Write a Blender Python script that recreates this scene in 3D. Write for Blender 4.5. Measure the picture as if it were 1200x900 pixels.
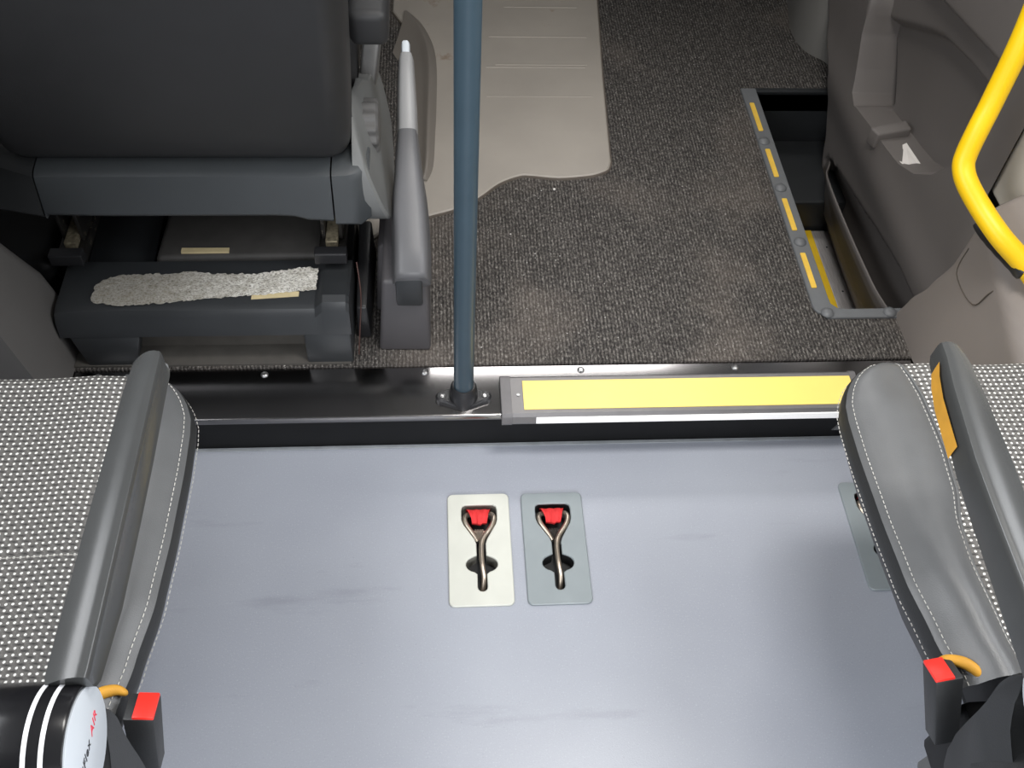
import bpy, bmesh, math, random
from mathutils import Vector, Matrix

for o in list(bpy.data.objects):
    bpy.data.objects.remove(o)
S = bpy.context.scene
COL = S.collection
random.seed(7)

# ------------------------------------------------------------------ camera
yaw, pitch, roll, FPX, CH = 0.112153419, 0.894372627, 0.0715239118, 1172.6, 1.4
fwd = Vector((math.sin(yaw) * math.cos(pitch), math.cos(yaw) * math.cos(pitch), -math.sin(pitch)))
rt = Vector((math.cos(yaw), -math.sin(yaw), 0))
up = rt.cross(fwd)
rt2 = rt * math.cos(roll) + up * math.sin(roll)
up2 = -rt * math.sin(roll) + up * math.cos(roll)
cam = bpy.data.cameras.new('camera')
cam.sensor_width = 36
cam.lens = FPX * 36 / 1200
cam.clip_start = 0.02
camo = bpy.data.objects.new('camera', cam)
COL.objects.link(camo)
camo.matrix_world = Matrix(((rt2.x, up2.x, -fwd.x, 0), (rt2.y, up2.y, -fwd.y, 0), (rt2.z, up2.z, -fwd.z, CH), (0, 0, 0, 1)))
S.camera = camo

# ------------------------------------------------------------------ world, lights, exposure
S.view_settings.view_transform = 'Standard'
S.view_settings.look = 'None'
S.view_settings.gamma = 1
S.view_settings.exposure = -0.5
w = bpy.data.worlds.new('world')
S.world = w
w.use_nodes = True
w.node_tree.nodes['Background'].inputs[0].default_value = (0.93, 0.96, 1.0, 1)
w.node_tree.nodes['Background'].inputs[1].default_value = 0.4


def area(name, loc, target, sx, sy, power, col=(1, 1, 1), spread=180):
    l = bpy.data.lights.new(name, 'AREA')
    l.shape = 'RECTANGLE'
    l.size, l.size_y, l.energy, l.color = sx, sy, power, col
    l.spread = math.radians(spread)
    o = bpy.data.objects.new(name, l)
    COL.objects.link(o)
    o.location = loc
    o.rotation_euler = (Vector(target) - Vector(loc)).to_track_quat('-Z', 'Y').to_euler()
    return o


area('window_light_left', (-.93, .15, 1.33), (.1, .1, .6), 1.55, .6, 24, (.95, .97, 1.0), 140)
area('window_light_right', (1.13, .15, 1.33), (.1, .1, .6), 1.55, .6, 22, (.95, .97, 1.0), 140)
area('window_light_rear', (.1, -1.95, 1.35), (.1, .5, .0), 1.4, .7, 30, (.95, .97, 1.0), 110)
area('windscreen_light', (.1, 2.95, 1.5), (.1, 1.4, 1.9), 1.5, .5, 4, (.95, .97, 1.0), 100)
area('ceiling_lamp_light', (.38, .80, 1.91), (.40, .90, 0), .5, .25, 11, (1.0, .97, .93), 110)
area('cab_roof_light', (.42, 2.40, 1.915), (.42, .95, .1), .95, .55, 4.2, (1.0, .98, .96), 60)

# ------------------------------------------------------------------ materials


def lin(c):
    r = []
    for v in c:
        v = v / 255
        r.append(v / 12.92 if v <= .04045 else ((v + .055) / 1.055) ** 2.4)
    return (*r, 1)


class NT:
    def __init__(s, name):
        s.m = bpy.data.materials.new(name)
        s.m.use_nodes = True
        s.t = s.m.node_tree
        s.b = s.t.nodes['Principled BSDF']
        s._c = None

    def n(s, typ, **kw):
        nd = s.t.nodes.new(typ)
        for k, v in kw.items():
            if k in nd.inputs.keys() if isinstance(k, str) else False:
                nd.inputs[k].default_value = v
            else:
                setattr(nd, k, v)
        return nd

    def l(s, a, b):
        s.t.links.new(a, b)

    def co(s, scale=(1, 1, 1), rot=(0, 0, 0)):
        if not s._c:
            s._c = s.n('ShaderNodeTexCoord')
        mp = s.n('ShaderNodeMapping')
        mp.inputs['Scale'].default_value = scale
        mp.inputs['Rotation'].default_value = rot
        s.l(s._c.outputs['Object'], mp.inputs['Vector'])
        return mp.outputs[0]

    def noise(s, scale, detail=3, co=None, rough=.5):
        nd = s.n('ShaderNodeTexNoise')
        nd.inputs['Scale'].default_value = scale
        nd.inputs['Detail'].default_value = detail
        nd.inputs['Roughness'].default_value = rough
        s.l(co if co else s.co(), nd.inputs['Vector'])
        return nd.outputs['Fac']

    def ramp(s, fac, stops):
        r = s.n('ShaderNodeValToRGB')
        e = r.color_ramp.elements
        while len(e) < len(stops):
            e.new(.5)
        for i, (p, c) in enumerate(stops):
            e[i].position = p
            e[i].color = c
        s.l(fac, r.inputs[0])
        return r.outputs[0]

    def math(s, op, a, b=None):
        m = s.n('ShaderNodeMath', operation=op)
        for i, v in enumerate((a, b)):
            if v is None:
                continue
            if isinstance(v, (int, float)):
                m.inputs[i].default_value = v
            else:
                s.l(v, m.inputs[i])
        return m.outputs[0]

    def bump(s, h, strength, dist=.001):
        b = s.n('ShaderNodeBump')
        b.inputs['Strength'].default_value = strength
        b.inputs['Distance'].default_value = dist
        s.l(h, b.inputs['Height'])
        s.l(b.outputs[0], s.b.inputs['Normal'])

    def mix(s, f, a, b):
        m = s.n('ShaderNodeMix', data_type='RGBA')
        for i, v in ((0, f), (6, a), (7, b)):
            if isinstance(v, (int, float)):
                m.inputs[i].default_value = v
            elif isinstance(v, tuple):
                m.inputs[i].default_value = v
            else:
                s.l(v, m.inputs[i])
        return m.outputs[2]


def plain(name, c, rough=.5, metal=0, nv=.12, ns=40, grain=0, gs=900, spec=.5, wear=None):
    """one colour with slight mottling, optional fine moulded grain"""
    t = NT(name)
    base = lin(c)
    d = tuple(v * (1 - nv) for v in base[:3]) + (1,)
    u = tuple(min(1, v * (1 + nv)) for v in base[:3]) + (1,)
    n = t.noise(ns, 5)
    col = t.ramp(n, [(.3, d), (.7, u)])
    if wear:
        wn = t.noise(wear[1], 6, t.co((1, 1, 1)), .7)
        f = t.ramp(wn, [(wear[2], (0, 0, 0, 1)), (min(1, wear[2] + .06), (1, 1, 1, 1))])
        col = t.mix(f, col, lin(wear[0]))
    t.l(col, t.b.inputs['Base Color'])
    t.b.inputs['Roughness'].default_value = rough
    t.b.inputs['Metallic'].default_value = metal
    t.b.inputs['Specular IOR Level'].default_value = spec
    if grain:
        t.bump(t.noise(gs, 2), grain, .0006)
    return t.m


M = {}
# vinyl floor: blue grey with faint scuffs drawn out along x and fine speckle
t = NT('vinyl_floor')
sc = t.noise(1.7, 6, t.co((1.3, 6.5, 1), (0, 0, -.1)), .6)
sp = t.noise(420, 2)
big = t.noise(2.5, 3)
c = t.ramp(big, [(.3, lin((146, 150, 160))), (.7, lin((158, 162, 171)))])
c = t.mix(t.math('MULTIPLY', t.ramp(sc, [(.60, (0, 0, 0, 1)), (.72, (1, 1, 1, 1))]), .35), c, lin((104, 107, 118)))
c = t.mix(t.math('MULTIPLY', t.ramp(sp, [(.60, (0, 0, 0, 1)), (.75, (1, 1, 1, 1))]), .35), c, lin((188, 190, 196)))
c = t.mix(t.math('MULTIPLY', t.ramp(sp, [(.22, (1, 1, 1, 1)), (.36, (0, 0, 0, 1))]), .3), c, lin((100, 102, 112)))
t.l(c, t.b.inputs['Base Color'])
t.b.inputs['Roughness'].default_value = .34
t.bump(t.noise(500, 2), .25, .0005)
M['vinyl'] = t.m
# ribbed needlefelt carpet
t = NT('ribbed_carpet')
sep = t.n('ShaderNodeSeparateXYZ')
wob = t.noise(40, 3, t.co((1, .35, 1)))
t.l(t.co(), sep.inputs[0])
xx = t.math('ADD', sep.outputs[0], t.math('MULTIPLY', wob, .0017))
rib = t.math('ADD', t.math('MULTIPLY', t.math('SINE', t.math('MULTIPLY', xx, 2 * math.pi / .0064)), .5), .5)
fine = t.noise(330, 3, t.co((1, .5, 1)), .65)
speck = t.noise(240, 2, t.co((1, .7, 1)))
bigp = t.noise(4.5, 3)
c = t.ramp(fine, [(.28, lin((36, 34, 33))), (.46, lin((72, 69, 67))), (.58, lin((102, 98, 94))), (.74, lin((150, 146, 141)))])
c = t.mix(t.math('MULTIPLY', t.ramp(rib, [(.05, (1, 1, 1, 1)), (.6, (0, 0, 0, 1))]), .6), c, lin((28, 26, 25)))
c = t.mix(t.math('MULTIPLY', t.ramp(speck, [(.69, (0, 0, 0, 1)), (.76, (1, 1, 1, 1))]), .8), c, lin((205, 202, 198)))
c = t.mix(t.math('MULTIPLY', t.ramp(bigp, [(.5, (0, 0, 0, 1)), (.75, (1, 1, 1, 1))]), .22), c, lin((150, 138, 128)))
t.l(c, t.b.inputs['Base Color'])
t.b.inputs['Roughness'].default_value = .95
t.b.inputs['Specular IOR Level'].default_value = .15
t.bump(t.math('ADD', rib, t.math('MULTIPLY', fine, 1.6)), .8, .0015)
M['carpet'] = t.m
# dotted woven seat fabric
t = NT('dotted_weave')
sep = t.n('ShaderNodeSeparateXYZ')
t.l(t.co(), sep.inputs[0])
jx = t.noise(260, 2)
ax = t.math('MULTIPLY', t.math('ADD', sep.outputs[0], t.math('MULTIPLY', jx, .0016)), math.pi / .0071)
ay = t.math('MULTIPLY', t.math('ADD', sep.outputs[1], t.math('MULTIPLY', jx, .0010)), math.pi / .0070)
v = t.math('ADD', t.math('COSINE', t.math('MULTIPLY', ax, 2)), t.math('COSINE', t.math('MULTIPLY', ay, 2)))
rows_ = t.math('MAXIMUM', t.math('MULTIPLY', t.math('COSINE', t.math('MULTIPLY', ay, 2)), -1), 0)
dk = t.math('MULTIPLY', rows_, t.math('ADD', t.math('MULTIPLY', t.math('COSINE', t.math('ADD', ax, ay)), .5), .5))
c = t.ramp(t.noise(800, 2), [(.3, lin((88, 86, 84))), (.7, lin((118, 116, 113)))])
c = t.mix(t.math('MULTIPLY', dk, .85), c, lin((48, 48, 48)))
c = t.mix(t.ramp(t.math('MULTIPLY', v, .5), [(.54, (0, 0, 0, 1)), (.74, (1, 1, 1, 1))]), c, lin((235, 234, 229)))
t.l(c, t.b.inputs['Base Color'])
t.b.inputs['Roughness'].default_value = .9
t.b.inputs['Specular IOR Level'].default_value = .2
t.bump(t.math('ADD', v, t.noise(1200, 2)), .4, .0008)
M['weave'] = t.m
# crumpled foil tape
t = NT('crumpled_foil')
a = t.noise(70, 8, None, .75)
b_ = t.noise(260, 6, t.co((1, 1.6, 1)), .75)
c = t.ramp(b_, [(.38, lin((96, 92, 86))), (.46, lin((214, 210, 200))), (.58, lin((248, 246, 240)))])
sx_ = t.n('ShaderNodeSeparateXYZ')
t.l(t.co(), sx_.inputs[0])
lf = t.ramp(t.math('ADD', t.math('MULTIPLY', sx_.outputs[0], -1), t.math('MULTIPLY', a, .12)), [(.36, (0, 0, 0, 1)), (.52, (1, 1, 1, 1))])
c = t.mix(t.math('MULTIPLY', lf, .6), c, lin((128, 122, 110)))
c = t.mix(t.math('MULTIPLY', t.ramp(a, [(.45, (0, 0, 0, 1)), (.6, (1, 1, 1, 1))]), .45), c, lin((140, 132, 112)))
t.l(c, t.b.inputs['Base Color'])
t.b.inputs['Roughness'].default_value = .45
t.b.inputs['Metallic'].default_value = .25
t.bump(t.math('ADD', a, b_), .9, .002)
M['foil'] = t.m
# pocket brushed aluminium
t = NT('brushed_aluminium')
a = t.noise(90, 4, t.co((6, .4, 1)))
t.l(t.ramp(a, [(.3, lin((176, 172, 172))), (.7, lin((208, 204, 203)))]), t.b.inputs['Base Color'])
t.b.inputs['Metallic'].default_value = .6
t.b.inputs['Roughness'].default_value = .5
M['alu'] = t.m

M['black_metal'] = plain('polished_dark_plate', (138, 136, 136), .17, 1, .06, 9)
M['riser'] = plain('satin_black_riser', (14, 14, 15), .5, 0, .2, 20, spec=.25)
M['leather'] = plain('grey_leatherette', (88, 89, 90), .38, 0, .06, 30, .35, 700)
M['leather_side'] = plain('charcoal_leatherette', (40, 41, 42), .5, 0, .06, 30, .3, 700)
M['leather_black'] = plain('black_leatherette', (38, 38, 39), .55, 0, .05, 25, .25, 900)
M['armrest'] = plain('satin_charcoal_plastic', (62, 63, 63), .27, 0, .05, 30, .15, 900)
M['shell'] = plain('slate_grey_plastic', (56, 59, 61), .5, 0, .06, 12, .3, 900)
M['shell_dark'] = plain('dark_slate_plastic', (44, 45, 46), .5, 0, .08, 12, .3, 900)
M['base_plastic'] = plain('charcoal_moulded_plastic', (46, 48, 50), .42, 0, .08, 15, .25, 900, wear=((98, 102, 104), 9, .66))
M['grey_side'] = plain('mid_grey_plastic', (98, 99, 98), .5, 0, .05, 12, .3, 900)
M['knob'] = plain('knob_grey_plastic', (84, 83, 82), .5, 0, .05, 12, .3, 900)
M['handbrake'] = plain('handbrake_grey_plastic', (88, 88, 90), .42, 0, .05, 12, .3, 1100)
M['handbrake_grip'] = plain('handbrake_light_grip', (138, 138, 138), .4, 0, .04, 12, .2, 1100)
M['hb_base'] = plain('handbrake_base_plastic', (74, 72, 74), .5, 0, .05, 12, .3, 1100)
M['pole'] = plain('teal_grey_paint', (52, 68, 78), .36, 0, .05, 30, wear=((176, 186, 186), 55, .73))
M['black_plastic'] = plain('black_plastic', (34, 34, 36), .4, 0, .1, 20, .2, 900)
M['dark_metal'] = plain('dark_steel', (66, 64, 62), .38, .7, .2, 60, wear=((150, 142, 126), 60, .6))
M['steel'] = plain('worn_nickel_steel', (178, 166, 152), .3, .85, .12, 80)
M['screw'] = plain('screw_steel', (160, 160, 160), .3, .9, .1, 80)
M['red_web'] = plain('red_webbing', (205, 38, 40), .7, 0, .12, 60, .5, 1200)
M['red_button'] = plain('red_plastic', (238, 48, 38), .4, 0, .04, 20)
M['plate_pale'] = plain('pale_grey_plate', (196, 197, 188), .42, 0, .04, 20, .15, 900)
M['plate_grey'] = plain('slate_grey_plate', (132, 140, 143), .38, 0, .04, 20, .15, 900)
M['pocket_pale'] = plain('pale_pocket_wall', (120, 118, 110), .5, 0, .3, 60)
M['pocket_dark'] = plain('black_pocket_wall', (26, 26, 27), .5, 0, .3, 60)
M['mat'] = plain('beige_rubber_mat', (158, 151, 142), .55, 0, .09, 5, .35, 700, wear=((140, 124, 108), 5, .62))
M['mat_edge'] = plain('brown_mat_edge', (84, 76, 68), .7)
M['door'] = plain('warm_grey_door_plastic', (108, 103, 100), .5, 0, .04, 6, .35, 900)
M['door_dark'] = plain('dark_door_recess', (98, 96, 94), .5, 0, .04, 6, .35, 900)
M['brown'] = plain('brown_grey_sill_paint', (88, 81, 73), .5, 0, .15, 7)
M['pillar'] = plain('warm_grey_pillar_plastic', (136, 128, 122), .5, 0, .03, 6, .35, 900)
M['kick'] = plain('pale_grey_kick_panel', (120, 118, 114), .5, 0, .04, 6, .3, 900)
M['cream'] = plain('cream_trim', (206, 200, 188), .6, 0, .04, 8, wear=((170, 150, 132), 14, .64))
M['yellow_rail'] = plain('yellow_powder_coat', (255, 206, 12), .42, 0, .02, 10)
M['yellow_strip'] = plain('pale_yellow_step_insert', (246, 218, 118), .4, 0, .05, 5)
M['yellow_mark'] = plain('amber_yellow_marking', (232, 190, 72), .6, 0, .06, 60)
M['yellow_sill'] = plain('strong_yellow_strip', (226, 186, 32), .55, 0, .05, 60)
M['nosing'] = plain('anodised_grey_nosing', (120, 118, 118), .42, .4, .05, 40)
M['frame_grey'] = plain('grey_step_frame', (102, 104, 106), .45, 0, .05, 40, .3, 900)
M['well'] = plain('black_step_well', (38, 40, 42), .42, 0, .1, 20, .3, 900)
M['amber'] = plain('amber_foam', (206, 150, 48), .65, 0, .12, 40, .4, 800)
M['thread'] = plain('pale_thread', (184, 182, 176), .8)
M['label'] = plain('pale_grey_label', (200, 206, 212), .35, 0, .02, 10)
M['white_line'] = plain('white_ring', (225, 225, 228), .35)
M['ink'] = plain('black_ink', (40, 42, 46), .5)
M['ink_red'] = plain('red_ink', (215, 45, 70), .5)
M['paper'] = plain('white_paper', (225, 220, 215), .8, 0, .03, 30)
M['beige_strip'] = plain('beige_sticker', (196, 180, 140), .7)
M['headliner'] = plain('light_headliner', (206, 206, 202), .85, 0, .03, 5)
M['wall'] = plain('grey_wall_trim', (136, 136, 136), .6, 0, .04, 5)
t = NT('led_strip')
t.b.inputs['Base Color'].default_value = lin((240, 240, 240))
t.b.inputs['Emission Color'].default_value = (1, .98, .96, 1)
t.b.inputs['Emission Strength'].default_value = .25
M['led'] = t.m

# ------------------------------------------------------------------ object helpers


def tag(o, label=None, cat=None, group=None, kind=None):
    for k, v in (('label', label), ('category', cat), ('group', group), ('kind', kind)):
        if v:
            o[k] = v
    return o


def thing(name, loc, label, cat, group=None):
    o = bpy.data.objects.new(name, None)
    o.empty_display_size = .05
    COL.objects.link(o)
    o.location = loc
    return tag(o, label, cat, group)


def wloc(p):
    v = Vector((0, 0, 0))
    while p:
        v += p.location
        p = p.parent
    return v


def obj(name, bm, mat, parent=None, smooth=False, sharp=35, label=None, origin=None):
    """bm is in world coordinates; origin (or the parent's place) becomes the local zero"""
    bmesh.ops.remove_doubles(bm, verts=bm.verts, dist=1e-6)
    bmesh.ops.recalc_face_normals(bm, faces=bm.faces)
    base = wloc(parent)
    off = Vector(origin) if origin else base
    bmesh.ops.translate(bm, verts=bm.verts, vec=-off)
    if smooth:
        for f in bm.faces:
            f.smooth = True
        a = math.radians(sharp)
        for e in bm.edges:
            if len(e.link_faces) == 2 and e.calc_face_angle(0) > a:
                e.smooth = False
    me = bpy.data.meshes.new(name)
    bm.to_mesh(me)
    bm.free()
    me.materials.append(mat)
    o = bpy.data.objects.new(name, me)
    COL.objects.link(o)
    if parent:
        o.parent = parent
    o.location = off - base
    if label:
        o['label'] = label
    return o


def add_box(bm, lo, hi, bev=0, seg=2, mat=None):
    vs = [bm.verts.new((x, y, z)) for x in (lo[0], hi[0]) for y in (lo[1], hi[1]) for z in (lo[2], hi[2])]
    fs = [bm.faces.new([vs[i] for i in q]) for q in ((0, 1, 3, 2), (4, 6, 7, 5), (0, 4, 5, 1), (2, 3, 7, 6), (0, 2, 6, 4), (1, 5, 7, 3))]
    nv = vs
    if bev:
        es = list({e for f in fs for e in f.edges})
        r = bmesh.ops.bevel(bm, geom=es, offset=bev, segments=seg, affect='EDGES', profile=.5, clamp_overlap=True)
        nv = list({v for f in r['faces'] for v in f.verts} | {v for v in vs if v.is_valid})
    if mat is not None:
        bmesh.ops.transform(bm, matrix=mat, verts=[v for v in nv if v.is_valid])
    return bm


def box(lo, hi, bev=0, seg=2):
    return add_box(bmesh.new(), lo, hi, bev, seg)


def add_hex(bm, pts, bev=0, seg=2):
    """eight corners: lower four ccw then upper four ccw"""
    vs = [bm.verts.new(p) for p in pts]
    fs = [bm.faces.new([vs[i] for i in q]) for q in ((3, 2, 1, 0), (4, 5, 6, 7), (0, 1, 5, 4), (1, 2, 6, 5), (2, 3, 7, 6), (3, 0, 4, 7))]
    if bev:
        es = list({e for f in fs for e in f.edges})
        bmesh.ops.bevel(bm, geom=es, offset=bev, segments=seg, affect='EDGES', profile=.5, clamp_overlap=True)
    return bm


def catmull(pts, n=8, closed=False):
    P = [Vector(p) for p in pts]
    out = []
    m = len(P)
    rng = range(m) if closed else range(m - 1)
    for i in rng:
        if closed:
            a, b, c, d = P[i - 1], P[i], P[(i + 1) % m], P[(i + 2) % m]
        else:
            a, b, c, d = P[max(i - 1, 0)], P[i], P[i + 1], P[min(i + 2, m - 1)]
        for k in range(n):
            t = k / n
            out.append(.5 * ((2 * b) + (c - a) * t + (2 * a - 5 * b + 4 * c - d) * t * t + (3 * b - a - 3 * c + d) * t ** 3))
    if not closed:
        out.append(P[-1])
    return out


def add_tube(bm, path, r, seg=12, caps=True):
    P = [Vector(p) for p in path]
    R = r if isinstance(r, (list, tuple)) else [r] * len(P)
    rings = []
    ref = None
    for i, p in enumerate(P):
        d = (P[min(i + 1, len(P) - 1)] - P[max(i - 1, 0)]).normalized()
        if ref is None:
            ref = d.orthogonal().normalized()
        ref = (ref - d * ref.dot(d)).normalized()
        s = d.cross(ref)
        rings.append([bm.verts.new(p + (ref * math.cos(2 * math.pi * k / seg) + s * math.sin(2 * math.pi * k / seg)) * R[i]) for k in range(seg)])
    for a, b in zip(rings, rings[1:]):
        for k in range(seg):
            bm.faces.new((a[k], a[(k + 1) % seg], b[(k + 1) % seg], b[k]))
    if caps:
        bm.faces.new(rings[0][::-1])
        bm.faces.new(rings[-1])
    return bm


def add_loft(bm, rings, closed=True, caps=True):
    V = [[bm.verts.new(p) for p in r] for r in rings]
    n = len(V[0])
    for a, b in zip(V, V[1:]):
        for k in range(n if closed else n - 1):
            q = (a[k], a[(k + 1) % n], b[(k + 1) % n], b[k])
            bm.faces.new(q)
    if caps:
        bm.faces.new(V[0][::-1])
        bm.faces.new(V[-1])
    return bm


def add_lathe(bm, prof, centre, axis='z', seg=24):
    """prof: (radius, height) pairs"""
    rings = []
    c = Vector(centre)
    for r, h in prof:
        ring = []
        for k in range(seg):
            a = 2 * math.pi * k / seg
            x, y = r * math.cos(a), r * math.sin(a)
            v = {'z': (x, y, h), 'x': (h, x, y), 'y': (y, h, x)}[axis]
            ring.append(c + Vector(v))
        rings.append(ring)
    return add_loft(bm, rings)


def add_plate(bm, outer, holes, z0, z1, bev=0):
    """flat plate (xy outline) with holes, as solid"""
    def ring(pts, z):
        vs = [bm.verts.new((p[0], p[1], z)) for p in pts]
        es = [bm.edges.new((vs[i], vs[(i + 1) % len(vs)])) for i in range(len(vs))]
        return vs, es

    def inset(pts, d):
        c = Vector((sum(p[0] for p in pts) / len(pts), sum(p[1] for p in pts) / len(pts)))
        out = []
        m = len(pts)
        area2 = sum(pts[i][0] * pts[(i + 1) % m][1] - pts[(i + 1) % m][0] * pts[i][1] for i in range(m))
        sg = 1 if area2 > 0 else -1
        for i in range(m):
            a, b, e = Vector(pts[i - 1][:2]), Vector(pts[i][:2]), Vector(pts[(i + 1) % m][:2])
            d1, d2 = (b - a).normalized(), (e - b).normalized()
            nn = Vector((-(d1.y + d2.y), d1.x + d2.x))
            if nn.length < 1e-9:
                nn = Vector((-d1.y, d1.x))
            nn.normalize()
            out.append(tuple(b + nn * d * sg))
        return out
    loops_t, loops_b = [], []
    for j, pts in enumerate([outer] + list(holes)):
        top = inset(pts, bev if j == 0 else -bev) if bev else pts
        vt, et = ring(top, z1)
        vb, eb = ring(pts, z0)
        n = len(pts)
        if bev:
            vm, _ = ring(pts, z1 - bev)
            for k in range(n):
                bm.faces.new((vm[k], vm[(k + 1) % n], vt[(k + 1) % n], vt[k]))
        else:
            vm = vt
        for k in range(n):
            bm.faces.new((vb[k], vb[(k + 1) % n], vm[(k + 1) % n], vm[k]))
        loops_t += et
        loops_b += eb
    for es in (loops_t, loops_b):
        bmesh.ops.triangle_fill(bm, use_beauty=True, use_dissolve=False, edges=es)
    return bm


def add_prism_x(bm, poly, x0, x1, bev=0):
    """outline in (y,z) pushed along x"""
    rings = [[(x, p[0], p[1]) for p in poly] for x in (x0, x1)]
    n0 = set(bm.faces)
    add_loft(bm, rings)
    if bev:
        fs = [f for f in bm.faces if f not in n0]
        es = list({e for f in fs for e in f.edges})
        bmesh.ops.bevel(bm, geom=es, offset=bev, segments=2, affect='EDGES', profile=.5, clamp_overlap=True)
    return bm


def rrect(x0, y0, x1, y1, r, n=5):
    out = []
    for cx, cy, a0 in ((x1 - r, y1 - r, 0), (x0 + r, y1 - r, 90), (x0 + r, y0 + r, 180), (x1 - r, y0 + r, 270)):
        for k in range(n + 1):
            a = math.radians(a0 + 90 * k / n)
            out.append((cx + r * math.cos(a), cy + r * math.sin(a)))
    return out


def interp(tab, x):
    if x <= tab[0][0]:
        return tab[0][1]
    for (a, va), (b, vb) in zip(tab, tab[1:]):
        if x <= b:
            t = (x - a) / (b - a)
            t = t * t * (3 - 2 * t) * .5 + t * .5
            return va + (vb - va) * t
    return tab[-1][1]


def sstep(a, b, x):
    t = max(0, min(1, (x - a) / (b - a)))
    return t * t * (3 - 2 * t)


def sdist(poly, y, z):
    """signed distance to polygon, negative inside"""
    ins = False
    d = 1e9
    n = len(poly)
    for i in range(n):
        ay, az = poly[i]
        by, bz = poly[(i + 1) % n]
        ey, ez = by - ay, bz - az
        wy, wz = y - ay, z - az
        tt = max(0, min(1, (wy * ey + wz * ez) / (ey * ey + ez * ez + 1e-12)))
        d = min(d, math.hypot(wy - ey * tt, wz - ez * tt))
        if (az > z) != (bz > z) and y < (by - ay) * (z - az) / (bz - az) + ay:
            ins = not ins
    return -d if ins else d


def dashes(bm, path, ln=.0040, gap=.0026, wd=.00055, lift=.0004):
    """stitches laid along a curve"""
    P = [Vector(p) for p in path]
    acc = 0
    i = 0
    pos = P[0]
    seg = []
    L = [0]
    for a, b in zip(P, P[1:]):
        L.append(L[-1] + (b - a).length)

    def at(s):
        for k in range(len(P) - 1):
            if s <= L[k + 1]:
                return P[k].lerp(P[k + 1], (s - L[k]) / max(1e-9, L[k + 1] - L[k]))
        return P[-1]
    s = 0
    while s + ln < L[-1]:
        a, b = at(s), at(s + ln)
        add_tube(bm, [a + Vector((0, 0, lift)), b + Vector((0, 0, lift))], wd, 5)
        s += ln + gap
    return bm


H = .10   # height of the cab floor over the rear floor
# ================================================================== SETTING
PLATES = [(.006, .684), (.126, .683), (.663, .690)]    # left/rear corners of the tie-down plates
holes = [rrect(x + .012, y + .012, x + .088, y + .188, .006, 3) for x, y in PLATES]
fl = obj('floor', add_plate(bmesh.new(), [(-.85, -2.0), (1.05, -2.0), (1.05, .99), (-.85, .99)], holes, -.03, 0), M['vinyl'], origin=(0, 0, 0))
tag(fl, kind='structure')
o = obj('floor_underside', box((-.85, -2.0, -.06), (1.05, 1.0, -.031)), M['riser'])
tag(o, kind='structure')
# riser and top plate of the step
o = obj('trim_1', box((-.84, .988, -.03), (1.04, 1.003, H - .003)), M['riser'])
tag(o, kind='structure')
bm = bmesh.new()
add_prism_x(bm, [(.988, H - .014), (.975, H - .014), (.973, H - .012), (.973, H - .004), (.9745, H - .001), (.977, H), (1.082, H), (1.082, H - .006), (.988, H - .006)], -.84, 1.04)
tp = obj('trim_2', bm, M['black_metal'], smooth=True)
tag(tp, kind='structure')
for x in (-.56, -.292, -.028, .235, .501, .77):
    bm = bmesh.new()
    add_lathe(bm, [(.0001, 0), (.0062, 0), (.0062, .0012), (.005, .0028), (.0034, .0034), (.003, .0024), (.0001, .0024)], (x, 1.065, H), 'z', 16)
    obj('screw', bm, M['screw'], tp, smooth=True)
o = obj('trim_3', box((-.84, .981, .0001), (1.04, .9875, .0022), .0006), plain('pale_sealant', (150, 154, 158), .4))
tag(o, kind='structure')

WX0, WX1, WY0, WY1 = .700, .93, 1.196, 1.853
o = obj('cab_floor', add_plate(bmesh.new(), [(-.84, 1.0), (1.04, 1.0), (1.04, 2.9), (-.84, 2.9)], [[(WX0, WY0), (WX1, WY0), (WX1, WY1), (WX0, WY1)]], H - .05, H - .007), M['riser'])
tag(o, kind='structure')
o = obj('carpet', add_plate(bmesh.new(), [(-.84, 1.078), (1.03, 1.078), (1.03, 2.9), (-.84, 2.9)], [[(WX0 - .016, WY0 - .012), (WX1, WY0 - .012), (WX1, WY1 + .002), (WX0 - .016, WY1 + .002)]], H - .004, H + .004), M['carpet'], origin=(0, 0, 0))
tag(o, kind='structure')

# the sunken entrance step
bm = bmesh.new()
add_box(bm, (WX0 - .012, WY0 - .01, -.16), (WX0, WY1 + .01, H - .005))
add_box(bm, (WX0, WY1, -.16), (WX1 + .03, WY1 + .01, H + .002))
add_box(bm, (WX0, WY0 - .012, -.16), (WX1 + .03, WY0, H - .005))
add_box(bm, (WX0, WY0, -.17), (WX1 + .06, WY1, -.14))
o = obj('step_well', bm, M['well'])
tag(o, kind='structure')
t1 = obj('step_tread', box((WX0, 1.635, -.13), (WX1 - .005, WY1, -.03), .006), M['well'], o)
t2 = obj('lower_tread', box((WX0, WY0, -.139), (.90, 1.64, -.112), .003), M['well'], o)
obj('front_lip', box((WX0, WY1 - .004, H - .002), (WX1 - .05, WY1 + .010, H + .0045), .002), M['well'], o)

# walls, windows, ceiling (mostly out of frame; daylight comes in through the openings)


def side_wall(name, x0, x1):
    bm = bmesh.new()
    add_box(bm, (x0, -2.05, -.06), (x1, 2.9, .98))
    add_box(bm, (x0, -2.05, 1.68), (x1, 2.9, 1.96))
    for a, b in ((-2.05, -1.85), (-.95, -.85), (.95, 1.1), (2.1, 2.9)):
        add_box(bm, (x0, a, .98), (x1, b, 1.68))
    o = obj(name, bm, M['wall'])
    tag(o, kind='structure')


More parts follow.
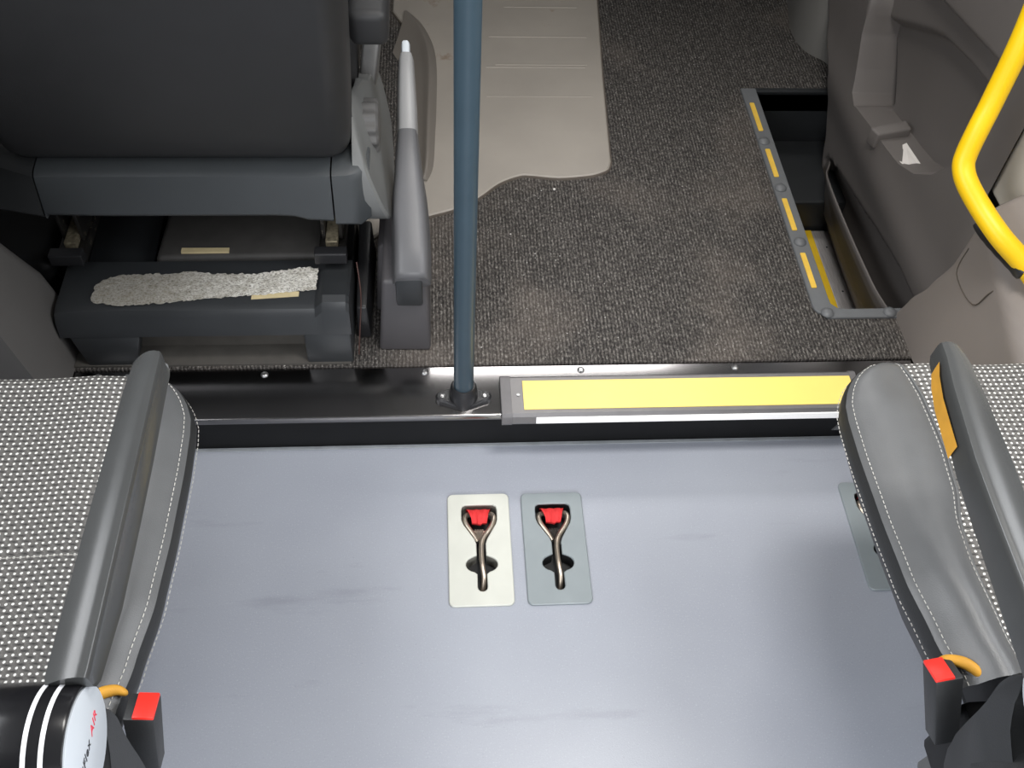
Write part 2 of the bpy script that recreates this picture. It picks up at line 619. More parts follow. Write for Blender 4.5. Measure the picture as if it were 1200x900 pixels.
side_wall('wall_left', -.91, -.85)
side_wall('wall_right', 1.05, 1.11)
bm = bmesh.new()
add_box(bm, (-.91, -2.11, -.06), (1.11, -2.05, .98))
add_box(bm, (-.91, -2.11, 1.68), (1.11, -2.05, 1.96))
tag(obj('wall_back', bm, M['wall']), kind='structure')
bm = bmesh.new()
add_box(bm, (-.91, 2.9, -.06), (1.11, 2.96, 1.1))
add_box(bm, (-.91, 2.9, 1.72), (1.11, 2.96, 1.96))
tag(obj('wall_front', bm, M['wall']), kind='structure')
tag(obj('ceiling', box((-.91, -2.11, 1.93), (1.11, 2.96, 1.98)), M['headliner']), kind='structure')

bm = bmesh.new()
add_prism_x(bm, [(2.42, .62), (2.36, .74), (2.40, .92), (2.55, 1.02), (2.90, 1.06), (2.90, .62)], -.85, 1.05, .02)
tag(obj('dashboard_trim', bm, M['shell_dark'], smooth=True), kind='structure')  # dashboard out of view, added to shade the front footwell
tag(obj('trim_8', box((-.845, 1.19, H + .004), (-.625, 1.95, .235), .02, 3), M['riser'], smooth=True), kind='structure')

# ================================================================== PASSENGER DOOR (height field over y,z)
recess = [(1.90, .62), (1.812, .40), (1.79, .35), (1.778, .292), (1.747, .232), (1.721, .193), (1.692, .185), (1.60, .20), (1.505, .215), (1.45, .226), (1.39, .252), (1.336, .294), (1.29, .355), (1.25, .45), (1.235, .62), (1.25, .9), (1.9, .9)]
pad = [(2.0, .40), (1.90, .345), (1.831, .332), (1.80, .318), (1.765, .320), (1.605, .397), (1.553, .416), (1.443, .437), (1.316, .451), (1.0, .50), (1.0, 1.2), (2.0, 1.2)]
pad2 = [(1.70, .458), (1.597, .473), (1.464, .492), (1.362, .507), (1.0, .55), (1.0, 1.2), (1.70, 1.2)]
channel = [(1.95, .40), (1.812, .32), (1.745, .262), (1.675, .20), (1.66, .10), (2.0, .10)]
under = [(1.735, .020), (1.65, .036), (1.509, .062), (1.367, .094), (1.272, .112), (1.20, .114), (1.0, .114), (1.0, -.3), (1.75, -.3), (1.75, .0)]


RB = [(.185, 1.685), (.20, 1.60), (.215, 1.505), (.226, 1.45), (.252, 1.39), (.294, 1.336), (.355, 1.29), (.45, 1.25), (.62, 1.235), (.95, 1.23)]
RF = [(.183, 1.688), (.186, 1.700), (.193, 1.721), (.232, 1.747), (.292, 1.778), (.35, 1.79), (.40, 1.812), (.62, 1.90), (.95, 1.95)]


def pl_(tab, x):
    if x <= tab[0][0]:
        return tab[0][1]
    for (a, va), (b, vb) in zip(tab, tab[1:]):
        if x <= b:
            return va + (vb - va) * (x - a) / (b - a)
    return tab[-1][1]


def door_x(y, z, d):
    x = .862
    x -= .010 * math.exp(-((z - .15) / .05) ** 2)
    x += .05 * sstep(.5, .95, z)
    inner = .072
    inner -= .026 * sstep(.004, -.014, sdist(pad, y, z))
    inner -= .022 * sstep(.004, -.012, sdist(pad2, y, z))
    inner += .045 * sstep(.004, -.012, sdist(channel, y, z)) * (1 - sstep(.004, -.014, sdist(pad, y, z)))
    x += d * inner
    x += sstep(.001, -.010, sdist(under, y, z)) * .030
    return x


bm = bmesh.new()
zs = [-.139 + .30 * i / 50 for i in range(50)] + [.161 + .022 * i / 8 for i in range(8)] + [.183 + .08 * i / 60 for i in range(60)] + [.263 + .63 * i / 130 for i in range(131)]
front = [(-.14, 1.64), (-.10, 1.70), (-.04, 1.755), (.02, 1.785), (.09, 1.829), (.15, 1.865), (.20, 1.955), (.26, 2.03), (.45, 2.10), (.95, 2.12)]
V = []
y0 = 1.136
for z in zs:
    y0 = 1.136 + .034 * sstep(.28, .38, z)
    yf = interp(front, z)
    yb, yr = pl_(RB, z), pl_(RF, z)
    cl = []
    for k in range(26):
        cl.append((y0 + (yb - y0) * k / 26, 0))
    gate = min(1, max(0, (z - .183) / .0013))
    span = max(0, yr - yb)
    wl = min(.007, span * .45)
    for k, dd in enumerate((0, .06, .35, .8, 1)):
        cl.append((yb + wl * k / 4, dd * gate))
    for k in range(1, 70):
        cl.append((yb + wl + (span - 2 * wl) * k / 70, gate))
    for k, dd in enumerate((1, .8, .35, .06, 0)):
        cl.append((yr - wl + wl * k / 4, dd * gate))
    for k in range(1, 25):
        cl.append((yr + (yf - yr) * k / 24, 0))
    row = []
    for y, dd in cl:
        x = door_x(y, z, dd)
        e = max(0, (y - (yf - .018)) / .018)
        x += .022 * (1 - math.sqrt(max(0, 1 - e * e)))
        row.append(bm.verts.new((x, y, z)))
    row.append(bm.verts.new((.99, yf + .002, z)))
    V.append(row)
for a, b in zip(V, V[1:]):
    for k in range(len(a) - 1):
        bm.faces.new((a[k], a[k + 1], b[k + 1], b[k]))
bmesh.ops.dissolve_degenerate(bm, dist=1e-6, edges=bm.edges)
door = obj('door_1', bm, M['door'], smooth=True, sharp=60)
tag(door, kind='structure')
# outer wall of the low map pocket: lip curve above, sill line below
lipc = catmull([(.874, 1.768, -.008), (.868, 1.735, .006), (.853, 1.700, .018), (.834, 1.660, .030), (.822, 1.600, .046), (.820, 1.539, .049), (.820, 1.452, .052), (.820, 1.36, .058), (.820, 1.278, .066), (.820, 1.205, .083)], 6)
rows = []
NL = len(lipc)
for k in range(13):
    u = k / 12
    row = []
    for i, p in enumerate(lipc):
        q = Vector((.8735 - .004 * math.sin(math.pi * i / NL), 1.70 + .06 * max(0, 1 - i / 14) - (1.70 - 1.2) * i / (NL - 1), -.111))
        r_ = p.lerp(q, u)
        r_.x -= .006 * math.sin(math.pi * u)
        row.append(r_)
    rows.append(row)
rim = [[p + Vector((.005, 0, -.012)) for p in lipc], [p + Vector((.0045, 0, -.001)) for p in lipc], [p + Vector((.002, 0, .0012)) for p in lipc]]
back = [[p + Vector((.022, 0, -.10)) for p in lipc]]
bm = bmesh.new()
add_loft(bm, [r for r in back + rim + rows[:3]], closed=False, caps=False)
obj('pocket_lip', bm, M['door'], door, smooth=True, sharp=80)
bm = bmesh.new()
add_loft(bm, rows[2:], closed=False, caps=False)
obj('sill_panel', bm, M['brown'], door, smooth=True, sharp=80, label='brown lower strip of the door inside')
# divider shelf and paper inside the upper recess
bm = bmesh.new()
add_hex(bm, [(0.842, 1.566, 0.187), (0.852, 1.542, 0.187), (0.922, 1.556, 0.191), (0.919, 1.585, 0.191)] + [(0.842, 1.566, 0.222), (0.852, 1.542, 0.222), (0.922, 1.556, 0.226), (0.919, 1.585, 0.226)], .004, 3)
obj('divider', bm, M['door'], door, smooth=True)
bm = bmesh.new()
PQ = [(0.864, 1.506, 0.210), (0.906, 1.529, 0.212), (0.899, 1.408, 0.236), (0.869, 1.416, 0.236)]
add_hex(bm, PQ + [(x + .0006, y, z + .0012) for x, y, z in PQ])
tag(obj('paper', bm, M['paper']), 'folded white paper lying in the tray of the grey door pocket', 'paper')
# kick panel ahead of the door
bm = bmesh.new()
kp = catmull([(.865, 2.36, 0), (.858, 2.22, 0), (.838, 2.09, 0), (.850, 2.01, 0), (.886, 1.965, 0), (.90, 1.925, 0)], 6)
base = [(p.x, p.y) for p in kp] + [(1.045, 1.925), (1.045, 2.36)]
cx, cy = 1.0, 2.15
rings = []
for z, s in ((H + .003, 1), (.20, 1), (.40, .97), (.62, .90), (.64, .88)):
    rings.append([(cx + (x - cx) * s, cy + (y - cy) * 1, z) for x, y in base])
add_loft(bm, rings)
tag(obj('trim_4', bm, M['kick'], smooth=True, sharp=50), kind='structure')

# ================================================================== RIGHT PILLAR TRIM + RAIL
# outline in (y,z); crease between (1.11,.39) and (.915,.38)


def pil_x(y, z):
    x = .815 + .03 * sstep(.08, .0, z)
    # face left of the crease turns towards the door
    x += .010 * sstep(.1, .35, z)
    # top ledge: slopes away to the wall above a line
    k = z - (.405 - (1.10 - y) * .35)
    x += .060 * sstep(-.005, .06, k) + .05 * sstep(.05, .10, k)
    k = z - (.24 + (1.0 - y) * -.1)
    x += .0 * k
    return x


bm = bmesh.new()
V = []
NZ, NY = 70, 60
pfront = [(-.06, 1.215), (.06, 1.20), (.10, 1.185), (.16, 1.168), (.22, 1.142), (.30, 1.118), (.38, 1.112), (.55, 1.112), (.95, 1.10)]
prear = [(-.06, 1.13), (.10, 1.075), (.14, .95), (.20, .80), (.95, .78)]
for i in range(NZ):
    z = H + .003 + (.86 - H) * i / (NZ - 1)
    yf, yr = interp(pfront, z), interp(prear, z)
    row = [bm.verts.new((.99, yf, z))]
    for j in range(NY):
        y = yf + (yr - yf) * j / (NY - 1)
        x = pil_x(y, z)
        e = max(0, (y - (yf - .012)) / .012)
        x += .012 * (1 - math.sqrt(max(0, 1 - e * e)))
        row.append(bm.verts.new((x, y, z)))
    row.append(bm.verts.new((.99, yr, z)))
    V.append(row)
for a, b in zip(V, V[1:]):
    for k in range(len(a) - 1):
        bm.faces.new((a[k], a[k + 1], b[k + 1], b[k]))
bm.faces.new(V[0])
bm.faces.new(V[-1][::-1])
pil = obj('trim_5', bm, M['pillar'], smooth=True, sharp=50)
tag(pil, kind='structure')
# service flap: outline groove as thin dark line of geometry plus its plate
flap = [(1.098, .345), (1.092, .295), (1.022, .298), (1.000, .350), (.985, .392)]
bm = bmesh.new()
pts = catmull([(pil_x(y, z) - .0002, y, z) for y, z in flap], 6)
add_tube(bm, pts, .0011, 6)
obj('flap_seam', bm, M['mat_edge'], pil, smooth=True)
# cream upper pillar panel
bm = bmesh.new()
add_hex(bm, [(.872, .80, .385), (1.04, .80, .385), (1.04, 1.19, .385), (.872, 1.19, .385), (.872, .80, .95), (1.04, .80, .95), (1.04, 1.19, .95), (.872, 1.19, .95)], .01, 3)
tag(obj('trim_6', bm, M['cream'], smooth=True), kind='structure')
# grab rail
r = thing('grab_rail', (.82, .99, .42), 'bright yellow bent grab rail rising from the right pillar trim', 'rail')
path = catmull([(.862, .950, .398), (.845, .975, .414), (.830, .993, .425), (.805, 1.022, .441), (.785, 1.063, .457), (.768, 1.096, .476), (.763, 1.116, .490), (.765, 1.127, .506), (.773, 1.140, .540), (.785, 1.157, .58), (.80, 1.183, .678), (.815, 1.235, .84), (.83, 1.30, 1.00), (.86, 1.34, 1.10), (.93, 1.36, 1.18)], 6)
obj('tube', add_tube(bmesh.new(), path, .0158, 20), M['yellow_rail'], r, smooth=True)
bm = bmesh.new()
pth = catmull([(.842, .975, .412), (.834, .99, .414), (.828, 1.03, .404), (.8245, 1.07, .393), (.823, 1.108, .384)], 5)
add_tube(bm, pth, [.006, .012, .016, .016, .016, .015, .014, .014, .013, .012, .012, .011, .010, .010, .009, .008, .008, .007, .006, .005, .004][:len(pth)], 12)
obj('socket', bm, M['black_plastic'], r, smooth=True)

# left pillar trim
bm = bmesh.new()
rings = []
for z, y0, y1, x in ((H + .003, .98, 1.165, -.622), (.20, .98, 1.170, -.632), (.25, .98, 1.165, -.640), (.30, .98, 1.145, -.648), (.36, .98, 1.12, -.655), (.42, .98, 1.10, -.662), (.9, .98, 1.08, -.69)):
    x += .022
    ring = []
    for t in range(9):
        a = math.pi / 2 * t / 8
        rr = .03
        ring.append((x - rr + rr * math.sin(a) * 1.0, y1 - rr + rr * math.cos(a), z))
    ring += [(x, y0, z), (-.84, y0 - .05, z), (-.84, y1, z)]
    rings.append(ring)
add_loft(bm, rings)
tag(obj('trim_7', bm, plain('dark_warm_grey_pillar', (92, 90, 88), .5, 0, .05, 6, .3, 900), smooth=True, sharp=50), kind='structure')

# ================================================================== STEPWELL FRAME AND SILL
fr = thing('entrance_step_trim', (.69, 1.5, H), 'grey edge frame with amber strips around the sunken entrance step', 'edge trim')
bm = bmesh.new()
Z0, Z1 = H + .001, H + .0085
L_ = [(.668, 1.855), (.668, 1.20)] + [(.668 + .022 * (1 - math.cos(a)), 1.20 - .022 * math.sin(a)) for a in (.4, .8, 1.2)] + [(.69, 1.170), (.835, 1.170), (.835, 1.192), (.722, 1.192), (.712, 1.195), (.703, 1.205), (.702, 1.22), (.702, 1.855)]
add_plate(bm, L_, [], Z0, Z1, .0015)
obj('frame', bm, M['frame_grey'], fr)
for a, b in ((1.703, 1.800), (1.554, 1.642), (1.396, 1.488), (1.243, 1.334)):
    obj('amber_strip', add_plate(bmesh.new(), rrect(.6765, a, .6865, b, .002, 3), [], Z1 - .0005, Z1 + .0016), M['yellow_mark'], fr, label='amber yellow strip')
for x, y in ((.680, 1.668), (.682, 1.520), (.684, 1.364), (.690, 1.181), (.805, 1.181)):
    bm = bmesh.new()
    add_lathe(bm, [(.0001, 0), (.0118, 0), (.0118, .002), (.0095, .005), (.005, .0068), (.0001, .0072)], (x, y, Z1 - .0005), 'z', 20)
    obj('rivet', bm, M['frame_grey'], fr, smooth=True)
sl = thing('sill_plate', (.85, 1.45, -.112), 'pale aluminium sill plate with yellow strip deep in the entrance step', 'sill')
obj('plate', box((.8325, WY0 + .004, -.1115), (.890, 1.628, -.107), .001), M['alu'], sl, origin=(.85, 1.45, -.11))
obj('yellow_strip', box((.808, WY0 + .004, -.1115), (.8315, 1.628, -.105), .001), M['yellow_sill'], sl, label='strong yellow strip')
for y in (1.575, 1.44, 1.30):
    obj('screw_hole', add_lathe(bmesh.new(), [(.0001, 0), (.0022, 0), (.0022, .0004), (.0001, .0004)], (.855, y, -.107), 'z', 12), M['ink'], sl)

# ================================================================== STEP NOSING
ns = thing('step_nosing', (.1, 1.0, H), 'grey framed step light with long yellow insert on the black step edge', 'step light')
NX0, NX1 = .096, .70
prof = [(.962, .089), (.9605, .0935), (.963, .1065), (.9665, .1125), (1.040, .1125), (1.045, .1085), (1.045, H + .0005), (.972, H + .0005), (.972, .089)]
add = add_prism_x(bmesh.new(), prof, NX0 + .016, NX1 - .01)
obj('profile', add, M['nosing'], ns)
for a, b, q in ((NX0, NX0 + .017, .001), (NX1 - .011, NX1, .001)):
    pr = [(y + (-.0015 if y < .97 else .0012 if y > 1.03 else 0), z + (.0012 if z > .105 else 0)) for y, z in prof]
    obj('end_cap', add_prism_x(bmesh.new(), pr, a, b, .0006), plain('grey_end_cap', (104, 102, 103), .5), ns)
obj('yellow_insert', box((.1325, .9735, .1105), (NX1 - .012, 1.0325, .1142), .0006), M['yellow_strip'], ns, label='long pale yellow insert')
bm = bmesh.new()
add_hex(bm, [(.152, .9585, .0945), (NX1 - .022, .9585, .0945), (NX1 - .022, .966, .0945), (.152, .966, .0945), (.152, .9604, .1055), (NX1 - .022, .9604, .1055), (NX1 - .022, .966, .1055), (.152, .966, .1055)])
obj('light_strip', bm, M['led'], ns, label='white light strip')
obj('screw', add_lathe(bmesh.new(), [(.0001, 0), (.003, 0), (.003, .0012), (.0015, .001), (.0001, .001)], (.1245, 1.004, .1125), 'z', 14), M['screw'], ns, smooth=True)

# ================================================================== POLE
pl = thing('support_pole', (.035, 1.006, H), 'tall teal grey metal pole standing in a black foot on the step edge', 'pole')
PX, PY = .0352, 1.006
obj('tube', add_tube(bmesh.new(), [(PX, PY, H + .006), (PX, PY, 1.93)], .0158, 32), M['pole'], pl, smooth=True, origin=(PX, PY, H))
bm = bmesh.new()
add_lathe(bm, [(.0165, .038), (.0185, .038), (.0205, .034), (.0225, .022), (.0238, .006), (.0238, 0), (.0165, 0)], (PX, PY, H + .0005), 'z', 32)
ft = obj('foot', bm, M['black_plastic'], pl, smooth=True)
for s in (-1, 1):
    bm = bmesh.new()
    c0, c1 = Vector((PX + s * .012, PY - .002, 0)), Vector((PX + s * .034, PY, 0))
    out = []
    for k in range(13):
        a = -math.pi / 2 + math.pi * k / 12
        out.append((c1.x + s * .0115 * math.cos(a), c1.y + .0115 * math.sin(a)))
    out += [(c0.x, c0.y + .019), (c0.x, c0.y - .019)]
    add_plate(bm, out, [], H + .0005, H + .0115, .003)
    obj('ear', bm, M['black_plastic'], ft)
    obj('screw', add_lathe(bmesh.new(), [(.0001, 0), (.0052, 0), (.0052, .0015), (.003, .0022), (.0028, .0008), (.0001, .0008)], (PX + s * .0345, PY, H + .0112), 'z', 16), M['screw'], ft, smooth=True)

# ================================================================== TIE-DOWN POCKETS


def hole_poly(x0, y1):
    """keyhole cut-out, u in mm from the left, v in mm from the top (front)"""
    P = []

    def add(u, v):
        P.append((x0 + u / 1000, y1 - v / 1000))
    for u, v in ((22, 30), (23.5, 24), (28, 21), (50, 20.5), (73, 21), (78, 24), (79.5, 30), (79.5, 48), (77, 57), (62, 84), (59.5, 92), (59.5, 113)):
        add(u, v)
    for k in range(9):
        a = math.radians(-60 + 135 * k / 8)
        add(60 + 17 * math.cos(a) * 1.0, 129 + 13.5 * math.sin(a))
    add(59.5, 146)
    for k in range(7):
        a = math.pi * k / 6
        add(52 + 7.7 * math.cos(a), 168 + 7.7 * math.sin(a))
    add(44.5, 146)
    for k in range(9):
        a = math.radians(105 + 135 * k / 8)
        add(44 + 17 * math.cos(a), 129 + 13.5 * math.sin(a))
    for u, v in ((44.5, 113), (44.5, 92), (42, 84), (25, 57), (22, 48)):
        add(u, v)
    return P


def tiedown(x, y, mp, mw, label, tilt=0):
    t = thing('tie_down_pocket', (x + .05, y + .1, 0), label, 'floor anchor', 'floor anchor plates in the vinyl floor')
    hp = hole_poly(x, y + .2)
    obj('cover_plate', add_plate(bmesh.new(), rrect(x, y, x + .1, y + .2, .009, 5), [hp], .0003, .0042, .0012), mp, t)
    bm = bmesh.new()                                     # walls of the pocket following the cut-out
    rings = []
    for z, s in ((.0008, 1.01), (-.024, 1.06)):
        rings.append([(p[0], p[1], z) for p in hp])
    add_loft(bm, rings, caps=False)
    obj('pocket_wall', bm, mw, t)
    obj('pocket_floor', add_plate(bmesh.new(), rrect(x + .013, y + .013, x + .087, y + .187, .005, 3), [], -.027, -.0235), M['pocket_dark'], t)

    def P(u, v, z):
        return (x + u / 1000, y + .2 - v / 1000, z)
    hk = obj('hook', add_tube(bmesh.new(), catmull([P(46.5, 85, -.005), P(41, 73, -.003), P(31, 57, -.001), P(27.5, 46, -.0005), P(30, 37, -.003), P(38, 33, -.006), P(50, 32, -.007), P(62, 33, -.006), P(71, 36, -.002), P(74.5, 45, .0005), P(70, 60, .001), P(58, 78, .001), P(53, 92, .0015), P(52, 112, .002), P(53, 130, .001), P(55, 148, -.003), P(54, 160, -.009), P(52, 168, -.016)], 6), .0041, 12), M['steel'], t, smooth=True)
    bm = bmesh.new()
    add_tube(bm, [P(40, 66, -.006), P(60, 66, -.006)], .0018, 8)
    for u in (44, 48, 52, 56):
        add_tube(bm, [P(u, 62, -.006), P(u + (50 - u) * .6, 82, -.005)], .0019, 8)
    obj('spring_latch', bm, M['dark_metal'] if mp != M['plate_pale'] else M['steel'], hk, smooth=True)
    # red webbing folded round the top of the hook
    bm = bmesh.new()
    rings = []
    for k, (v, z, w0, w1) in enumerate(((25, -.012, 30, 70), (26, -.002, 30, 70), (30, .003, 32, 68.5), (38, .0052, 35, 66), (46, .0036, 38, 64.5), (52, -.002, 39, 63), (51, -.008, 39, 63))):
        rings.append([P(w0 + (w1 - w0) * j / 10, v + (1.8 if j in (4, 5, 6) and k > 3 else 0), z + .0009 * math.sin(j * 1.9)) for j in range(11)])
    add_loft(bm, rings, closed=False, caps=False)
    g = bmesh.ops.solidify(bm, geom=bm.faces, thickness=.0014)
    obj('webbing', bm, M['red_web'], t, smooth=True, label='red webbing loop')
    return t


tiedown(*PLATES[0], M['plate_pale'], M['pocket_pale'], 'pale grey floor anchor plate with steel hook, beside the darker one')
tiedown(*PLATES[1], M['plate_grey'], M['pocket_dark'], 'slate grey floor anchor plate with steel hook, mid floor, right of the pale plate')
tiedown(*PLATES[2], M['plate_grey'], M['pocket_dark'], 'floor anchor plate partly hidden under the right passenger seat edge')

# ================================================================== FLOOR MAT
mt = thing('rubber_floor_mat', (.1, 1.8, H), 'beige rubber mat with wavy rear edge on the dark ribbed carpet', 'floor mat')
mo = [(-.10, 2.75), (.43, 2.75), (.388, 2.209), (.366, 1.90), (.350, 1.625)]
mo += [tuple(p[:2]) for p in catmull([(.349, 1.602, 0), (.341, 1.580, 0), (.325, 1.569, 0), (.300, 1.560, 0), (.239, 1.553, 0), (.185, 1.560, 0), (.160, 1.559, 0), (.119, 1.537, 0), (.076, 1.494, 0), (.03, 1.462, 0), (-.023, 1.441, 0), (-.09, 1.41, 0), (-.126, 1.38, 0), (-.152, 1.345, 0)], 4)]
mo += [(-.19, 1.30), (-.22, 1.32), (-.135, 1.50), (-.06, 1.54), (-.045, 1.58), (-.035, 1.70), (-.035, 1.9), (-.055, 2.05), (-.10, 2.15)]
obj('mat', add_plate(bmesh.new(), mo, [], H + .0035, H + .0105, .0025), M['mat'], mt, origin=(0, 0, 0))
for x0, x1, y in ((.16, .335, 2.17), (.12, .345, 2.045), (.13, .335, 1.935), (.108, .33, 1.925), (.105, .335, 1.818)):
    obj('rib', box((x0, y - .0018, H + .0095), (x1, y + .0018, H + .0118), .0008), M['mat'], mt)
bm = bmesh.new()
edge = [(p[0], p[1], H + .0045) for p in mo[2:]]
add_tube(bm, edge, .0038, 6)
obj('binding', bm, M['mat_edge'], mt, label='brown edge of the mat')
# raised flange along the left side of the mat, falling away to the carpet
top = catmull([(-.070, 2.135, .120), (-.046, 2.089, .122), (-.023, 2.004, .124), (-.016, 1.922, .124), (-.017, 1.813, .124), (-.020, 1.70, .122), (-.023, 1.587, .120), (-.030, 1.54, .115)], 6)
low = catmull([(-.098, 1.985, .108), (-.090, 1.965, .107), (-.080, 1.945, .106), (-.074, 1.90, .106), (-.070, 1.80, .106), (-.066, 1.70, .106), (-.062, 1.60, .106), (-.060, 1.54, .106)], 6)
rows = [[p + Vector((.016, 0, -.012)) for p in top], [p + Vector((.004, 0, -.001)) for p in top], top, [p + Vector((-.003, 0, -.001)) for p in top]]
for k in range(1, 7):
    rows.append([p.lerp(q, k / 6) + Vector((0, 0, -.001 - .004 * math.sin(math.pi * k / 6))) for p, q in zip(top, low)])
bm = bmesh.new()
add_loft(bm, rows, closed=False, caps=False)
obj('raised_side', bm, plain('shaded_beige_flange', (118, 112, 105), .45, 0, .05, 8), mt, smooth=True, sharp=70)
# front step of the mat
obj('front_fold', box((-.07, 2.225, H + .01), (.40, 2.60, .128), .006), M['mat'], mt)

for n, (x, y) in enumerate(((.2275, 1.522), (.134, 1.394))):
    bm = bmesh.new()
    bmesh.ops.create_icosphere(bm, subdivisions=1, radius=.0028 if n == 0 else .0016, matrix=Matrix.Translation((x, y, H + .0055)))
    tag(obj('crumb', bm, M['paper']), ('larger white crumb on the carpet just behind the beige mat', 'smaller white crumb on the carpet right of the teal pole')[n], 'crumb', 'white crumbs on the carpet')
bm = bmesh.new()
add_lathe(bm, [(.0001, 0), (.013, 0), (.013, .002), (.007, .003), (.006, .006), (.0001, .006)], (-.103, 1.585, H + .004), 'z', 18)
tag(obj('floor_bolt', bm, M['dark_metal'], smooth=True), 'round steel bolt in the carpet left of the hand brake', 'bolt')

# ================================================================== HAND BRAKE
hb = thing('hand_brake', (-.06, 1.2, H), 'grey plastic hand brake lever standing beside the driver seat base', 'hand brake')
bm = bmesh.new()
add_hex(bm, [(-.104, 1.110, H + .004), (-.017, 1.108, H + .004), (-.017, 1.36, H + .004), (-.104, 1.36, H + .004), (-.092, 1.118, .262), (-.020, 1.116, .268), (-.022, 1.30, .27), (-.092, 1.30, .262)], .007, 3)
obj('base_cover', bm, M['hb_base'], hb, smooth=True)
bm = bmesh.new()
add_hex(bm, [(-.112, 1.20, H + .004), (-.085, 1.20, H + .004), (-.085, 1.42, H + .004), (-.112, 1.42, H + .004), (-.102, 1.22, .24), (-.085, 1.22, .25), (-.085, 1.34, .25), (-.102, 1.34, .22)], .008, 3)
obj('side_cover', bm, M['hb_base'], hb, smooth=True)
bm = bmesh.new()
add_hex(bm, [(-.070, 1.108, .215), (-.028, 1.107, .215), (-.028, 1.20, .24), (-.070, 1.20, .24), (-.070, 1.104, .278), (-.028, 1.103, .28), (-.028, 1.2, .30), (-.070, 1.2, .30)], .004, 2)
obj('hinge_block', bm, M['base_plastic'], hb, smooth=True)


def lever_loft(st, exp=3.2, n=24):
    rings = []
    for x, y, z, hw, hh in [(a + .0035, b, c, d * 1.2, e) for a, b, c, d, e in st]:
        ring = []
        for k in range(n):
            a = 2 * math.pi * k / n
            ca, sa = math.cos(a), math.sin(a)
            rx = abs(ca) ** (2 / exp) * (1 if ca > 0 else -1) * hw
            rz = abs(sa) ** (2 / exp) * (1 if sa > 0 else -1) * hh
            ring.append((x + rx * (1 if sa < 0 else .86), y - rz * .42, z + rz * .9))
        rings.append(ring)
    return rings


st = [(-.0475, 1.107, .272, .0255, .022), (-.0475, 1.112, .278, .0262, .024), (-.0475, 1.15, .300, .0262, .024), (-.049, 1.20, .330, .0250, .023), (-.0500, 1.225, .345, .0235, .022), (-.0505, 1.25, .362, .0200, .020), (-.051, 1.28, .385, .0168, .018), (-.0515, 1.312, .400, .0145, .0165)]
obj('lever_sleeve', add_loft(bmesh.new(), lever_loft(st)), M['handbrake'], hb, smooth=True, sharp=60)
st = [(-.0515, 1.311, .399, .0146, .0165), (-.0515, 1.316, .402, .0142, .0162), (-.0515, 1.345, .422, .0136, .0155), (-.052, 1.382, .450, .0120, .014), (-.052, 1.408, .469, .0105, .012), (-.052, 1.414, .474, .0090, .010)]
obj('grip', add_loft(bmesh.new(), lever_loft(st)), M['handbrake_grip'], hb, smooth=True, sharp=60, label='light grey grip')
st = [(-.0525, 1.410, .474, .0060, .006), (-.0525, 1.428, .486, .0060, .006), (-.0525, 1.430, .488, .0042, .004)]
obj('release_button', add_loft(bmesh.new(), lever_loft(st)), M['label'], hb, smooth=True, sharp=60)

# ================================================================== DRIVER SEAT BASE
sb = thing('seat_pedestal', (-.38, 1.2, H), 'charcoal plastic driver seat pedestal with a torn foil patch, behind the black step', 'seat base')
XL, XR = -.600, -.146


def ped_ring(x, dz=0, dy=0):
    """cross section of the beam at x: (y,z)"""
    return [(x, 1.088 + dy, .172), (x, 1.092 + dy, .205 + dz), (x, 1.100 + dy, .218 + dz), (x, 1.112 + dy, .222 + dz), (x, 1.212, .218), (x, 1.212, .17), (x, 1.10, .168)]


bm = bmesh.new()
xs = [(XL - .004, -.004), (XL + .004, 0), (XL + .03, 0), (XL + .04, .003), (-.20, .003), (-.19, .014), (-.186, .018), (XR - .004, .018), (XR + .001, .012)]
add_loft(bm, [ped_ring(x, dz) for x, dz in xs])
obj('beam', bm, M['base_plastic'], sb, smooth=True, sharp=28, origin=(-.38, 1.2, H))
for a, b, c in ((XL + .008, -.48, -.50), (-.222, XR, -.2)):
    bm = bmesh.new()
    add_hex(bm, [(a + (.015 if a < -.4 else 0), 1.084, H + .003), (b - (.02 if a < -.4 else 0), 1.084, H + .003), (b - (.02 if a < -.4 else 0), 1.36, H + .003), (a + .01, 1.36, H + .003), (a, 1.089, .173), (b, 1.089, .173), (b, 1.36, .19), (a, 1.36, .19)], .004, 2)
    obj('foot', bm, M['base_plastic'], sb, smooth=True)
bm = bmesh.new()
add_box(bm, (-.60, 1.125, H + .003), (-.17, 1.132, .17))
add_box(bm, (-.60, 1.082, H + .003), (-.15, 1.13, H + .008))
obj('inner_box', bm, plain('grey_inner_box', (76, 73, 69), .6), sb)
# side plates and dark hollow behind the beam
bm = bmesh.new()
add_box(bm, (XL, 1.23, H + .003), (XL + .012, 1.58, .21))
add_box(bm, (XR - .012, 1.23, H + .003), (XR, 1.58, .21))
add_box(bm, (XL, 1.57, H + .003), (XR, 1.58, .21))
obj('side_plate', bm, M['riser'], sb)
bm = bmesh.new()
add_hex(bm, [(-.48, 1.216, H + .005), (-.19, 1.216, H + .005), (-.19, 1.42, H + .005), (-.48, 1.42, H + .005), (-.47, 1.225, .213), (-.19, 1.225, .216), (-.20, 1.36, .225), (-.46, 1.36, .222)], .01, 3)
obj('under_seat_cover', bm, plain('dim_grey_cover', (62, 60, 58), .6), sb, smooth=True)
obj('sticker', box((-.428, 1.234, .2140), (-.350, 1.244, .2180)), M['beige_strip'], sb, label='narrow beige sticker')
